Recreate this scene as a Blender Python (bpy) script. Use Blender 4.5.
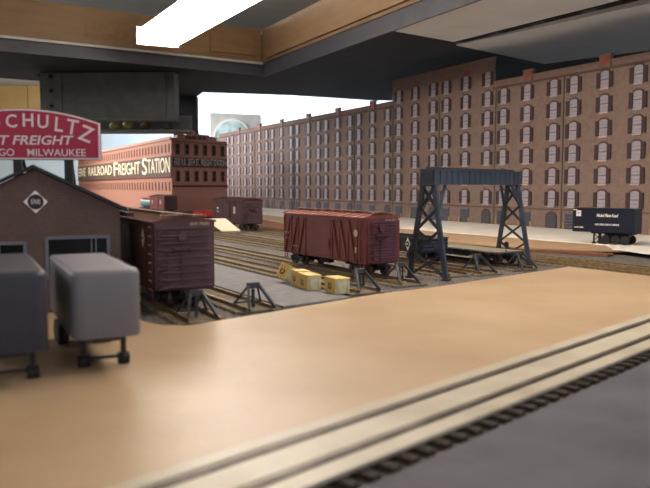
import bpy, bmesh, math, random
from mathutils import Vector, Matrix
random.seed(7)
S = 0.01          # all lengths below are millimetres of the real model layout; one Blender unit is 100 mm
R = math.radians
for o in list(bpy.data.objects): bpy.data.objects.remove(o)
C = bpy.context.scene.collection
sc = bpy.context.scene

# ---------------------------------------------------------------- camera, world, exposure
cam_d = bpy.data.cameras.new('camera'); cam = bpy.data.objects.new('camera', cam_d); C.objects.link(cam)
sc.camera = cam
cam.location = (0, 0, 76*S)
cam.rotation_euler = (R(90)-math.atan(58/740), 0, 0)
cam_d.sensor_width = 36; cam_d.lens = 740/650*36
cam_d.clip_start = 0.02; cam_d.clip_end = 400
cam_d.dof.use_dof = True; cam_d.dof.focus_distance = 8.5; cam_d.dof.aperture_fstop = 1.9

w = bpy.data.worlds.new('world'); sc.world = w; w.use_nodes = True
w.node_tree.nodes['Background'].inputs[0].default_value = (0.86, 0.88, 1.0, 1)
w.node_tree.nodes['Background'].inputs[1].default_value = 0.38
sc.view_settings.view_transform = 'Standard'; sc.view_settings.look = 'None'
sc.view_settings.exposure = 0.38; sc.view_settings.gamma = 1.0
sc.view_settings.use_curve_mapping = False

def area(name, loc, rot, sx, sy, power, col):
    l = bpy.data.lights.new(name, 'AREA'); l.shape = 'RECTANGLE'; l.size = sx*S; l.size_y = sy*S
    l.energy = power; l.color = col
    o = bpy.data.objects.new(name, l); C.objects.link(o)
    o.location = [c*S for c in loc]; o.rotation_euler = [R(a) for a in rot]; return o
# area lights behind / beside the camera (outside the frame)
area('rear_fill_light', (-500, -750, 460), (42, 0, -14), 1500, 260, 380, (1.0, 0.93, 0.84))  # added fill from behind the camera, not a known fixture
area('left_fill_light', (-1150, 2150, 455), (0, -55, -8), 200, 2700, 2600, (0.97, 0.95, 0.95))  # added on the left to brighten the warehouse facade, not a known fixture
area('cool_right_light', (1500, -500, 520), (72, 0, 66), 900, 700, 420, (0.62, 0.75, 1.0))  # unseen broad bluish light from the right
# lamps of the next bay, standing beyond the upper deck, washing the end wall
area('far_bay_light', (-150, 3650, 610), (40, 0, 0), 1400, 120, 3000, (0.74, 0.87, 1.0))
area('far_bay_lamp', (-1500, 3300, 610), (30, 0, 0), 900, 120, 450, (1.0, 0.93, 0.8))

# ---------------------------------------------------------------- materials
def lin(h):
    c = [int(h[i:i+2], 16)/255 for i in (0, 2, 4)]
    return tuple(x/12.92 if x <= .04045 else ((x+.055)/1.055)**2.4 for x in c) + (1,)
def N(nt, t, **k):
    n = nt.nodes.new(t)
    for a, b in k.items(): setattr(n, a, b)
    return n
def mat(name, h, rough=.6, h2=None, nscale=6, amt=.5, bump=0, bscale=60, metal=0, spec=.4, stretch=None, coat=0):
    m = bpy.data.materials.new(name); m.use_nodes = True; nt = m.node_tree
    b = nt.nodes['Principled BSDF']
    b.inputs['Roughness'].default_value = rough; b.inputs['Metallic'].default_value = metal
    b.inputs['Specular IOR Level'].default_value = spec
    b.inputs['Coat Weight'].default_value = coat
    b.inputs['Base Color'].default_value = lin(h)
    tc = N(nt, 'ShaderNodeTexCoord'); mp = N(nt, 'ShaderNodeMapping')
    nt.links.new(tc.outputs['Object'], mp.inputs[0])
    if stretch: mp.inputs['Scale'].default_value = stretch
    if h2:
        n = N(nt, 'ShaderNodeTexNoise'); n.inputs['Scale'].default_value = nscale; n.inputs['Detail'].default_value = 5
        r = N(nt, 'ShaderNodeMapRange'); r.inputs[1].default_value = .5-.5*amt*.6; r.inputs[2].default_value = .5+.5*amt*.6
        mx = N(nt, 'ShaderNodeMix', data_type='RGBA')
        mx.inputs[6].default_value = lin(h); mx.inputs[7].default_value = lin(h2)
        nt.links.new(mp.outputs[0], n.inputs['Vector']); nt.links.new(n.outputs[0], r.inputs[0])
        nt.links.new(r.outputs[0], mx.inputs[0]); nt.links.new(mx.outputs[2], b.inputs['Base Color'])
    if bump:
        n = N(nt, 'ShaderNodeTexNoise'); n.inputs['Scale'].default_value = bscale; n.inputs['Detail'].default_value = 4
        bp = N(nt, 'ShaderNodeBump'); bp.inputs['Strength'].default_value = bump; bp.inputs['Distance'].default_value = .01
        nt.links.new(mp.outputs[0], n.inputs['Vector']); nt.links.new(n.outputs[0], bp.inputs['Height'])
        nt.links.new(bp.outputs[0], b.inputs['Normal'])
    return m
def brick_mat(name, c1, c2, mortar, bw=.026, bh=.009, var='6b5048', rough=.8, msize=.0012, vs=3):
    m = bpy.data.materials.new(name); m.use_nodes = True; nt = m.node_tree; b = nt.nodes['Principled BSDF']
    b.inputs['Roughness'].default_value = rough; b.inputs['Specular IOR Level'].default_value = .25
    tc = N(nt, 'ShaderNodeTexCoord'); sp = N(nt, 'ShaderNodeSeparateXYZ'); cb = N(nt, 'ShaderNodeCombineXYZ')
    nt.links.new(tc.outputs['Object'], sp.inputs[0])
    ad = N(nt, 'ShaderNodeMath', operation='ADD'); nt.links.new(sp.outputs[0], ad.inputs[0]); nt.links.new(sp.outputs[1], ad.inputs[1])
    nt.links.new(ad.outputs[0], cb.inputs[0]); nt.links.new(sp.outputs[2], cb.inputs[1])
    br = N(nt, 'ShaderNodeTexBrick'); br.inputs['Scale'].default_value = 1
    br.inputs['Brick Width'].default_value = bw; br.inputs['Row Height'].default_value = bh
    br.inputs['Mortar Size'].default_value = msize
    br.inputs['Color1'].default_value = lin(c1); br.inputs['Color2'].default_value = lin(c2); br.inputs['Mortar'].default_value = lin(mortar)
    nt.links.new(cb.outputs[0], br.inputs['Vector'])
    n = N(nt, 'ShaderNodeTexNoise'); n.inputs['Scale'].default_value = vs; n.inputs['Detail'].default_value = 6
    nt.links.new(tc.outputs['Object'], n.inputs['Vector'])
    r = N(nt, 'ShaderNodeMapRange'); r.inputs[1].default_value = .45; r.inputs[2].default_value = .75; r.inputs[4].default_value = .35
    mx = N(nt, 'ShaderNodeMix', data_type='RGBA'); mx.inputs[7].default_value = lin(var)
    nt.links.new(n.outputs[0], r.inputs[0]); nt.links.new(r.outputs[0], mx.inputs[0])
    nt.links.new(br.outputs[0], mx.inputs[6]); nt.links.new(mx.outputs[2], b.inputs['Base Color'])
    bp = N(nt, 'ShaderNodeBump'); bp.inputs['Strength'].default_value = .3; bp.inputs['Distance'].default_value = .003
    nt.links.new(br.outputs[1], bp.inputs['Height']); bp.invert = True; nt.links.new(bp.outputs[0], b.inputs['Normal'])
    return m
def emit(name, h, s):
    m = bpy.data.materials.new(name); m.use_nodes = True; nt = m.node_tree; b = nt.nodes['Principled BSDF']
    b.inputs['Base Color'].default_value = lin('f4f4f4')
    b.inputs['Emission Color'].default_value = lin(h); b.inputs['Emission Strength'].default_value = s
    return m
M = dict(
 plywood=mat('plywood', 'c2aa8c', .34, 'a68c6c', 1.8, .9, .2, 30, spec=.45, stretch=(1, 1, 1)),
 gravel=mat('gravel', '4f4a49', .95, '7a736e', 30, .8, .9, 90, spec=.2),
 gravel2=mat('gravel_stone', '6f6862', .95, '4c4644', 30, .8),
 darkground=mat('dark_ground', '5c5c68', .7, '474751', 4, .8, .35, 35, spec=.3),
 cobble=mat('cobble_paving', '7b7a7c', .85, '676669', 12, .8, .4, 60),
 cream=mat('cream_plank', 'ccc5b4', .34, 'aca38f', 5, .9, .2, 40, spec=.4),
 railsteel=mat('rail_steel', '5c5450', .35, '7c746e', 14, .6, metal=.7),
 railrust=mat('rail_rust', '9a8460', .45, '6f5a42', 22, .6, metal=.35),
 tie=mat('tie_wood', '8f8470', .85, '776c5a', 25, .8, .3, 90),
 tiedark=mat('tie_dark', '241d19', .8, '3a2e26', 25, .8),
 boxred=mat('boxcar_red', '7a3c34', .55, '66302a', 9, .7, .12, 60),
 boxredend=mat('boxcar_end', '5c3846', .5, '4c2a34', 9, .7, .12, 60),
 boxbrown=mat('boxcar_brown', '4c2a28', .5, '3d2120', 9, .7, .12, 60),
 boxbrownend=mat('boxcar_brown_end', '5c444a', .5, '4c383e', 9, .7, .12, 60),
 roofbrown=mat('roof_brown', '5c3a36', .5, '4e302e', 9, .7), rampcard=mat('ramp_card', 'cfc2ac', .7),
 roofred=mat('roof_red', '86453a', .5, '753a30', 9, .7),
 walk=mat('running_board', '7d5a48', .7, '664536', 12, .7),
 ladder=mat('weathered_rung', 'a8815c', .6),
 black=mat('black_underframe', '17161a', .6, '2a2627', 20, .6),
 blackcar=mat('black_car', '1c1d24', .5, '26272e', 12, .6),
 wheel=mat('wheel_steel', '38302c', .5, '544840', 20, .6, metal=.4),
 trailergrey=mat('trailer_grey', '74757e', .5, '6a6b75', 3, .6, spec=.4),
 trailerdark=mat('trailer_charcoal', '383b4a', .5, '323542', 3, .6, spec=.4),
 trailerblue=mat('trailer_blue', '0d1428', .45, '0a1022', 3, .5),
 rubber=mat('rubber', '141416', .7),
 white=mat('white_paint', 'e4e2dc', .5), lettercream=mat('cream_lettering', 'e6d8b4', .6),
 palelet=mat('faded_lettering', 'b9a79c', .6),
 signred=mat('sign_red', 'a81e44', .5, 'a01a40', 3, .4),
 signwhite=mat('sign_white', 'dcd2d6', .5),
 signpost=mat('sign_post', '23252c', .6),
 housebrick=brick_mat('house_brick', '503a36', '3e2c2b', '746a68', .030, .0095, '3c3030', msize=.0014),
 roofdark=mat('tar_roof', '24252a', .8, '303138', 20, .6, .3, 60),
 steelblue=mat('painted_steel_blue', '3f4a5c', .5, '35404f', 10, .6),
 steelgrey=mat('painted_steel_grey', '383c44', .55, '2e3239', 10, .6),
 frameblue=mat('window_frame_blue', '60666f', .6), darkglass=mat('dark_glass', '15171a', .15, spec=.5),
 whbrick=brick_mat('warehouse_brick', '7f695e', '64504a', '9c8a80', .026, .009, '5e463e', msize=.0012, vs=11),
 whtrim=mat('warehouse_trim', '5a4038', .8, '6b4e44', 12, .6),
 whcap=mat('warehouse_coping', '86695c', .8, '775a4e', 8, .6),
 shutter=mat('shutter', '3c2a2a', .7), sash=mat('sash_white', 'a49ca4', .6, '8e8890', 30, .6),
 sashbar=mat('sash_bar', '5c585e', .6), sill=mat('stone_sill', 'a89c98', .7),
 sillred=mat('red_sill', 'c4a096', .7), redsign=mat('red_mark', '9c4a3c', .6),
 wharch=mat('arch_brick', '4c3430', .8, '5c4038', 20, .6), dockdoor=mat('dock_door', '454550', .6, '3c3c46', 20, .5),
 yellowpost=mat('yellow_bollard', 'b08c50', .6),
 pipegreen=mat('green_downspout', '5c5c50', .7),
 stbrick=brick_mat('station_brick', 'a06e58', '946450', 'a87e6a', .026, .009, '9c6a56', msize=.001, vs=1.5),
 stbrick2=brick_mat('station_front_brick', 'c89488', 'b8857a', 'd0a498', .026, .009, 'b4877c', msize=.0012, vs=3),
 stband=mat('station_sign_band', '4a3428', .8, '54402e', 10, .6), stblack=mat('station_front_band', '26262c', .7),
 stslit=mat('station_slit_window', '5c382c', .8), sttrim=mat('station_trim', 'a3806c', .8, '8f6e5e', 10, .6),
 stwin=mat('station_window_glass', '262228', .4),
 crate=mat('yellow_crate', 'cbb06c', .6, 'bda262', 20, .6), crateend=mat('crate_end', 'c6c6b0', .6, 'a9a888', 20, .6),
 cratepost=mat('crate_rib', 'd4b670', .6), cratemark=mat('black_mark', '2c261f', .7),
 card=mat('white_card', 'e6e2da', .7, 'dcd6cc', 4, .5), tan=mat('tan_board', 'ae9274', .7, '9e8264', 6, .8, .2, 50),
 plank=mat('brown_plank', '7d4e38', .6, '6b4230', 8, .7), creamedge=mat('cream_board', 'cfb692', .7),
 fascia=mat('fascia_wood', '7a6146', .6, '664f36', 3, .9, .15, 30, stretch=(.4, .4, 3)),
 fasciamark=mat('fascia_mark', '6a543c', .7, '7a6146', 10, .6),
 valance=mat('valance_dark', '3a3d48', .5, '30333c', 3, .6), silver=mat('silver_edge', '9a9a98', .4),
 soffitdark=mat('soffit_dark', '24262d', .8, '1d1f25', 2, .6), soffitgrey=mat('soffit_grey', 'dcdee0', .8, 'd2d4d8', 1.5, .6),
 wallpale=mat('pale_wall', 'c2cad0', .8, 'bcc4ca', .8, .5), ochre=mat('ochre_panel', 'b09058', .8, 'a68850', 1.5, .6),
 ceiling=mat('ceiling_grey', 'e0d8cc', .9, 'd6cec2', 1.5, .6), housing=mat('lamp_housing', 'e4e4e4', .5),
 tube=emit('fluorescent_tube', 'fff2e2', 10.5), equip=mat('equipment_box', '686b68', .6, '5e615e', 5, .5),
 cabinet=mat('grey_cabinet', 'a6a8a6', .6, '989a98', 2, .5), ball=mat('yellow_green_ball', '94904c', .7),
 ballbrown=mat('brown_ball', '6b4f38', .7), red=mat('bright_red', '9c2a26', .5), teal=mat('teal_tank', '56706e', .5),
 orangered=mat('orange_red', '93402e', .6), timber=mat('timber_block', 'a58a58', .7, '93794c', 10, .6),
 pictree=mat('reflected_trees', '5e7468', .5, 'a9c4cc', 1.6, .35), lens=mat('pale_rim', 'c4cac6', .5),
 deckwood=mat('flatcar_deck', '8a8274', .8, '77705f', 18, .7, .2, 80, stretch=(1, 6, 1)),
 concrete=mat('floor_concrete', '55504c', .8, '4a4643', 1, .5),
)

# ---------------------------------------------------------------- mesh helper
class MB:
    def __init__(s): s.v = []; s.f = []; s.m = []; s.smooth = []
    def add(s, vs, fs, mi=0, sm=False):
        k = len(s.v); s.v += [tuple(v) for v in vs]
        for f in fs: s.f.append([k+i for i in f]); s.m.append(mi); s.smooth.append(sm)
        return s
    def box(s, x0, x1, y0, y1, z0, z1, mi=0):
        vs = [(x0,y0,z0),(x1,y0,z0),(x1,y1,z0),(x0,y1,z0),(x0,y0,z1),(x1,y0,z1),(x1,y1,z1),(x0,y1,z1)]
        return s.add(vs, [(3,2,1,0),(4,5,6,7),(0,1,5,4),(1,2,6,5),(2,3,7,6),(3,0,4,7)], mi)
    def beam(s, p, q, a, b, mi=0, up=(0,0,1)):           # rectangular bar from p to q, a wide (sideways), b tall
        p = Vector(p); q = Vector(q); d = (q-p).normalized(); u = Vector(up)
        if abs(d.dot(u)) > .95: u = Vector((1,0,0)) if abs(d.x) < .9 else Vector((0,1,0))
        sd = d.cross(u).normalized(); u = sd.cross(d).normalized()
        vs = []
        for c in (p, q):
            for i, j in ((-1,-1),(1,-1),(1,1),(-1,1)): vs.append(c+sd*(i*a/2)+u*(j*b/2))
        return s.add(vs, [(0,1,2,3),(7,6,5,4),(1,0,4,5),(2,1,5,6),(3,2,6,7),(0,3,7,4)], mi)
    def tube(s, p, q, r, n=8, mi=0, r2=None, caps=True):
        p = Vector(p); q = Vector(q); d = (q-p).normalized()
        a = d.orthogonal().normalized(); b = d.cross(a); r2 = r if r2 is None else r2
        vs = []
        for c, rr in ((p, r), (q, r2)):
            for i in range(n):
                t = 2*math.pi*i/n; vs.append(c+a*math.cos(t)*rr+b*math.sin(t)*rr)
        s.add(vs, [(i, (i+1) % n, n+(i+1) % n, n+i) for i in range(n)], mi, n > 6)
        if caps: s.add(vs, [tuple(range(n))[::-1], tuple(range(n, 2*n))], mi)
        return s
    def prism(s, poly, z0, z1, mi=0, axis='z'):          # poly extruded along axis
        n = len(poly)
        def P(a, b, c): return {'z': (a, b, c), 'y': (a, c, b), 'x': (c, a, b)}[axis]
        vs = [P(a, b, z0) for a, b in poly]+[P(a, b, z1) for a, b in poly]
        return s.add(vs, [tuple(range(n))[::-1], tuple(range(n, 2*n))]+[(i, (i+1) % n, n+(i+1) % n, n+i) for i in range(n)], mi)
    def rings(s, rs, mi=0, sm=True, cap=True):           # stack of equal rings
        n = len(rs[0]); vs = [p for r in rs for p in r]; fs = []
        for k in range(len(rs)-1):
            for i in range(n): fs.append((k*n+i, k*n+(i+1) % n, (k+1)*n+(i+1) % n, (k+1)*n+i))
        s.add(vs, fs, mi, sm)
        if cap: s.add(rs[0], [tuple(range(n))[::-1]], mi); s.add(rs[-1], [tuple(range(n))], mi)
        return s
    def sphere(s, c, r, n=12, mi=0, squash=1):
        rs = []
        for k in range(1, n//2):
            t = math.pi*k/(n//2)-math.pi/2
            rs.append([(c[0]+r*math.cos(t)*math.cos(2*math.pi*i/n), c[1]+r*math.cos(t)*math.sin(2*math.pi*i/n), c[2]+r*math.sin(t)*squash) for i in range(n)])
        return s.rings(rs, mi)
    def mesh(s, name, mats):
        me = bpy.data.meshes.new(name); me.from_pydata([(a*S, b*S, c*S) for a, b, c in s.v], [], s.f)
        for m in mats: me.materials.append(M[m])
        me.polygons.foreach_set('material_index', s.m); me.polygons.foreach_set('use_smooth', s.smooth)
        me.update()
        bm = bmesh.new(); bm.from_mesh(me); bmesh.ops.remove_doubles(bm, verts=bm.verts, dist=1e-5)
        bmesh.ops.recalc_face_normals(bm, faces=bm.faces); bm.to_mesh(me); bm.free()
        return me
    def build(s, name, mats, parent=None, loc=(0,0,0), rot=(0,0,0), bevel=0):
        if isinstance(mats, str): mats = [mats]
        o = bpy.data.objects.new(name, s.mesh(name, mats)); C.objects.link(o)
        o.parent = parent; o.location = [c*S for c in loc]; o.rotation_euler = [R(a) for a in rot]
        if bevel:
            b = o.modifiers.new('b', 'BEVEL'); b.width = bevel*S; b.segments = 2; b.limit_method = 'ANGLE'
        return o
def link(name, me, parent=None, loc=(0,0,0), rot=(0,0,0)):
    o = bpy.data.objects.new(name, me); C.objects.link(o); o.parent = parent
    o.location = [c*S for c in loc]; o.rotation_euler = [R(a) for a in rot]; return o
def tag(o, label=None, cat=None, group=None, kind=None):
    if label: o['label'] = label
    if cat: o['category'] = cat
    if group: o['group'] = group
    if kind: o['kind'] = kind
    return o
def thing(name, label, cat, loc=(0,0,0), rz=0, group=None):
    o = bpy.data.objects.new(name, None); C.objects.link(o); o.empty_display_size = .1
    o.location = [c*S for c in loc]; o.rotation_euler = (0, 0, R(rz)); return tag(o, label, cat, group)
def text(body, size, parent, loc, rot, m, name='lettering', sx=1, align='CENTER', off=0, shear=0, sy=1, ext=.12, label=None):
    c = bpy.data.curves.new(name, 'FONT'); c.body = body; c.size = size*S; c.align_x = align; c.align_y = 'CENTER'
    c.extrude = ext*S; c.offset = off*S; c.shear = shear; c.resolution_u = 3
    c.materials.append(M[m])
    o = bpy.data.objects.new(name, c); C.objects.link(o); o.parent = parent
    o.location = [v*S for v in loc]; o.rotation_euler = [R(a) for a in rot]; o.scale = (sx, sy, 1)
    if label: o['label'] = label
    return o

def fit(o, xa, xb, h=None):
    o.data.align_x = 'LEFT'; bpy.context.view_layer.update()
    bb = [v[0] for v in o.bound_box]; hh = [v[1] for v in o.bound_box]
    w_ = max(bb)-min(bb); o.scale[0] = (xb-xa)*S/w_; o.location[0] = xa*S-min(bb)*o.scale[0]
    if h: o.scale[1] = h*S/(max(hh)-min(hh))
# ---------------------------------------------------------------- the setting
# yard base board; the gravel surface carries the tracks
g = MB(); g.prism([(-1900,-500),(1300,-500),(1300,4200),(-1900,4200)], -30, 0).build('ground', ['gravel']); tag(bpy.data.objects['ground'], kind='structure')
o = MB().prism([(-2600,4300),(2200,4300),(2200,4330),(-2600,4330)], -900, 640).build('wall_back', 'wallpale'); tag(o, kind='structure')
o = MB().prism([(-2600,-1600),(-2570,-1600),(-2570,4300),(-2600,4300)], -900, 640).build('wall_left', 'wallpale'); tag(o, kind='structure')
o = MB().prism([(-2600,-1600),(2200,-1600),(2200,4330),(-2600,4330)], 640, 660).build('ceiling', 'ceiling'); tag(o, kind='structure')
o = MB().prism([(-2600,-1600),(2200,-1600),(2200,4330),(-2600,4330)], -920, -900).build('floor', 'concrete'); tag(o, kind='structure')

o = MB().prism([(-1000,-550),(1900,-550),(1900,1950),(-1000,1950)], 470, 480).build('ceiling', 'ceiling'); tag(o, kind='structure')
# ---------------------------------------------------------------- upper deck
cx, cy = -134, 1600
d2 = Vector((.447, -.8945)); d1 = Vector((-.832, -.555))       # fascia directions: to the near right, to the near left
def board(name, label, p0, d, L, th, z0, z1, mats, cat='board', n=None):
    e = thing(name, label, cat, (p0[0], p0[1], 0), math.degrees(math.atan2(d[1], d[0])))
    return e, L, th, z0, z1
def fascia(label, d, L, inward, z0=336, z1=406):
    rz = math.degrees(math.atan2(d[1], d[0]))
    e = thing('fascia_board', label, 'board', (cx, cy, 0), rz, 'wooden fascia boards of the upper deck')
    y0, y1 = (0, 18) if inward > 0 else (-18, 0)
    MB().box(0, L, y0, y1, z0, z1).build('board', ['fascia'], e, bevel=1.2)
    return e, y0, y1, rz
e1, a, b, rz1 = fascia('long wooden fascia board above the dark equipment box, running to the left', d1, 1100, -1)
MB().box(0, 1100, 0.2, 5, 333, 337.5).build('metal_edging', ['silver'], e1)
MB().box(285, 372, 0.02, .5, 352, 382).build('stamped_mark', ['fasciamark'], e1); MB().box(18, 120, 0.3, 4, 350, 388).build('splice_block', ['fascia'], e1, bevel=.6)
e2, a, b, rz2 = fascia('long wooden fascia board running from the deck corner toward the upper right', d2, 1700, 1)
MB().box(30, 1500, -6, 0, 342, 352).build('ledger_strip', ['fascia'], e2)
v1 = MB().box(-2, 1100, -4, 0, 311, 336).build('valance', ['valance'], None, (cx, cy, 0), (0, 0, rz1)); tag(v1, 'dark lighting valance strip hanging under the left wooden fascia', 'valance')
v2 = MB().box(-2, 1700, 3, 7, 309, 336).build('valance', ['valance'], None, (cx, cy, 0), (0, 0, rz2)); tag(v2, 'dark valance strip hanging under the right-hand wooden fascia', 'valance')
# deck underside behind the fascias
cor = Vector((cx, cy)); q1 = cor+d1*1100; q2 = cor+d2*1700
n2 = Vector((.8945, .447))
def off(p, d, k): return (p[0]+d[0]*k, p[1]+d[1]*k)
n1 = Vector((-.555, .832)); dt_ = n1.x*n2.y-n1.y*n2.x
c_in = (cor.x+(19.5*n2.y-n1.y*19.5)/dt_, cor.y+(n1.x*19.5-19.5*n2.x)/dt_)
poly = [off(q1, n1, 19.5), c_in, off(q2, n2, 19.5), (2100, 300), (2100, 2600), (139, 2315), (-102, 2188), (-345, 2118), (-385, 2235), (-480, 2235), (-715, 1896), (-1100, 1640)]
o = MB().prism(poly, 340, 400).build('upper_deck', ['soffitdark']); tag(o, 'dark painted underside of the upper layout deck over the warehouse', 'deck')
# grey panels hung under it
def panel(pl, z0, z1, label):
    o = MB().prism(pl, z0, z1).build('ceiling_panel', ['soffitgrey'], bevel=.8); return tag(o, label, 'panel', 'grey panels under the upper deck')
panel([(111,1240),(150,1128),(420,585),(700,560),(412,1026),(228,1334)], 330, 339.5, 'grey soffit panel nearest the right-hand wooden fascia')
panel([(238,1366),(458,1570),(608,1418),(1000,780),(915,320),(755,555),(445,1070)], 330, 339.5, 'larger grey soffit panel beyond the slotted joint, above the warehouse')
j = thing('joint_strip', 'dark slotted metal strip between the two grey soffit panels', 'strip', (233, 1352, 0), math.degrees(math.atan2(-308, 190)))
MB().box(0, 1000, -7, 7, 331, 339).build('strip', ['valance'], j)
for k in range(6): MB().box(20+k*95, 85+k*95, -3.5, 3.5, 329.6, 331).build('slot', ['black'], j)

# fluorescent lamp hung in the opening
lf = thing('fluorescent_lamp', 'bright white fluorescent shop light hanging below the ceiling', 'lamp', (-299, 1349, 0), -61.5)
MB().prism([(-17,350),(-14,366),(14,366),(17,350)], 0, 1220, axis='x').build('housing', ['housing'], lf)
MB().box(-2, 0, -38, 38, 326, 357).build('end_cap', ['housing'], lf); MB().box(1220, 1222, -38, 38, 326, 357).build('end_cap', ['housing'], lf)
for s in (-25, 25):
    MB().tube((6, s, 340), (1214, s, 340), 15, 16).build('tube', ['tube'], lf)
for x in (200, 1000): MB().tube((x, 0, 366), (x, 0, 470), 1.5, 6).build('hanger_rod', ['silver'], lf)

# dark equipment box, post, shelf
eb = thing('equipment_box', 'large dark grey panel box hanging under the upper deck beside the sign', 'box', (-667, 1750, 0), -3)
MB().box(0, 318, 0, 50, 228, 339.8).build('case', ['equip'], eb, bevel=3)
MB().box(58, 300, -4, 0, 236, 339).build('front_panel', ['equip'], eb, bevel=2)
MB().box(6, 54, -2.5, 0, 232, 339).build('side_panel', ['equip'], eb, bevel=1)
for z in (262, 297, 330): MB().tube((30, -4.5, z), (30, -2, z), 5, 10).build('knob', ['black'], eb)
MB().tube((-12, 40, 347), (-12, 90, 347), 13, 14).build('conduit', ['black'], eb)
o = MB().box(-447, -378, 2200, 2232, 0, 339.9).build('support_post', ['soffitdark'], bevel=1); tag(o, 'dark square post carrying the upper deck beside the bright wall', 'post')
o = MB().box(-700, -330, 1790, 1850, 205, 211).build('shelf', ['equip'], bevel=.5); tag(o, 'dark narrow shelf under the equipment box', 'shelf')
o = MB().box(-700, -330, 1852, 1856, 205, 250).build('shelf_back', ['equip']); o.parent = bpy.data.objects['shelf']
for i, (x, mm, lb) in enumerate([(-512, 'ball', 'leftmost yellow-green ball on the shelf under the dark box'), (-478, 'ball', 'larger yellow-green ball in the middle of the shelf under the dark box'), (-436, 'ballbrown', 'brownish ball on the shelf under the dark box'), (-381, 'ballbrown', 'small brown ball at the end of the shelf beside the post')]):
    r = (12, 14, 12, 9)[i]
    o = MB().sphere((0,0,r*.82), r, 14, squash=.82).build('ball', [mm], None, (x, 1815, 211.5)); tag(o, lb, 'ball', 'balls on the shelf')
# ochre wall panel
op = thing('wall_panel', 'ochre yellow board panel on the far wall above the sign', 'panel', (-1560, 4240, 0), 0)
MB().box(-400, -125, 0, 25, 380, 900).build('panel', ['ochre'], op); MB().box(-121, 200, 0, 25, 380, 900).build('panel', ['ochre'], op)
# rounded grey cabinet with arched glass in front of the bright wall
cb = thing('grey_cabinet', 'grey rounded cabinet with an arched glass front before the bright wall', 'cabinet', (-556, 3600, 0), -6)
pl = [(0,0),(250,0),(250,418)]+[(12+0-12*math.sin(t), 418+12*math.cos(t)) for t in (0, R(30), R(60), R(90))]
MB().prism(pl, 0, 160, axis='y').build('case', ['cabinet'], cb, bevel=4)
ar = [(110+95*math.cos(t), 300+98*math.sin(t)) for t in [math.pi*i/16 for i in range(17)]]
ar2 = [(110+84*math.cos(t), 300+87*math.sin(t)) for t in [math.pi*i/16 for i in range(17)]]
MB().prism(ar, -8, 0, axis='y').build('rim', ['lens'], cb)
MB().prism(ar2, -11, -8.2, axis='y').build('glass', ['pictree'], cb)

# ---------------------------------------------------------------- tracks
def unit(az): return Vector((math.sin(R(az)), math.cos(R(az))))
tie_me = {}
def track(label, start, az, L, near_ties=0, zt=0, spacing=7.4, mats=('tie', 'railrust'), group='yard tracks', cat='track'):
    rz = 90-az
    e = thing('railway_track', label, cat, (start[0], start[1], zt), rz, group)
    for s in (-8.75, 8.75):
        MB().box(0, L, s-.9, s+.9, 1.8, 2.1).box(0, L, s-.25, s+.25, 2.1, 3.3).box(0, L, s-.55, s+.55, 3.3, 4).build('rail', [mats[1]], e)
    if mats[0] not in tie_me: tie_me[mats[0]] = MB().box(-1.7, 1.7, -15, 15, 0, 1.85).mesh('tie', [mats[0]])
    n = int(L/spacing)
    for k in range(min(n, near_ties)):
        link('tie', tie_me[mats[0]], e, (spacing*(k+.5)+random.uniform(-.3,.3), random.uniform(-.4,.4), 0), (0,0,random.uniform(-1.2,1.2)))
    if n > near_ties:
        m = MB()
        for k in range(near_ties, n):
            x = spacing*(k+.5); m.box(x-1.7, x+1.7, -15, 15, 0, 1.85)
        tag(m.build('ties', [mats[0]], e), kind='stuff')
    MB().prism([(-15.2, 0), (-13.8, 1.3), (13.8, 1.3), (15.2, 0)], 0, L, axis='x').build('roadbed', ['gravel'], e)
    return e
def Q(q, r): return (.866*q-.5*r, .5*q+.866*r)
track('yard track under the dark red steel boxcar beside the brick building', (-66, 401), -27, 230, 30)
track('yard track ending at the bumping post left of the yellow crates', Q(186, 400), -30, 1200, 34)
track('yard track passing directly behind the yellow crates', Q(283, 428), -30, 1500, 40)
track('yard track carrying the red wood-braced boxcar', Q(333, 446), -30, 1500, 24)
track('yard track under the open middle of the gantry, before the gondola', Q(402, 474), -30, 1500, 0)
track('yard track carrying the black gondola under the gantry', Q(433, 470), -30, 1500, 14)
track('yard track carrying the flatcar', Q(484, 480), -28.7, 1500, 14)
track('short distant track under the brown boxcar by the freight station', (-352, 1830), -30, 420, 0)
track('yard track in front of the brown plank, leading to the far boxcar', Q(546, 385), -30, 1400, 30)
track('farthest yard track, along the brown plank edge', Q(576.5, 385), -30, 300, 30)
# paved strip between tracks
ra, rb = 398, 1500
o = MB().prism([Q(205, ra+8), Q(262, ra+20), Q(262, rb), Q(205, rb)], .1, 1.6).build('pavement', ['cobble']); tag(o, kind='structure')
# loose ballast stones on the near ground
m = MB()
for i in range(5200):
    if i < 3600:
        q = random.uniform(100, 520); r = 390+random.random()**1.7*420
    else:
        q = random.choice((145, 186, 283, 333))+random.gauss(0, 17); r = 395+random.random()*350
    if 203 < q < 264 or r < 372+ (q-100)*.23: continue
    x, y = Q(q, r); a = random.uniform(.35, .9); z = a*.5
    t = random.uniform(0, 6)
    vs = [(x+a*math.cos(t+k*2.094), y+a*math.sin(t+k*2.094), 0) for k in range(3)]+[(x+random.uniform(-.2,.2), y, a*.9)]
    m.add(vs, [(0,1,3),(1,2,3),(2,0,3)])
tag(m.build('ballast', ['gravel2']), 'grey loose stone ballast scattered between the near yard tracks', 'ballast', kind='stuff')

# ---------------------------------------------------------------- plywood platform
pl = [(-250,-30),(26-9,244.5),(185-9,407.5),(291,529),(300,538),(222,670),(209.8,657),(82.6,536),(34.6,497.5),(-37,420),(-72,384),(-86,386),(-98,396),(-160,512),(-420,512),(-420,-30)]
o = MB().prism(pl, .2, 3).build('plywood_sheet', ['plywood'], bevel=.4); tag(o, 'tan plywood sheet filling the foreground below the yard', 'plywood sheet')
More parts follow.
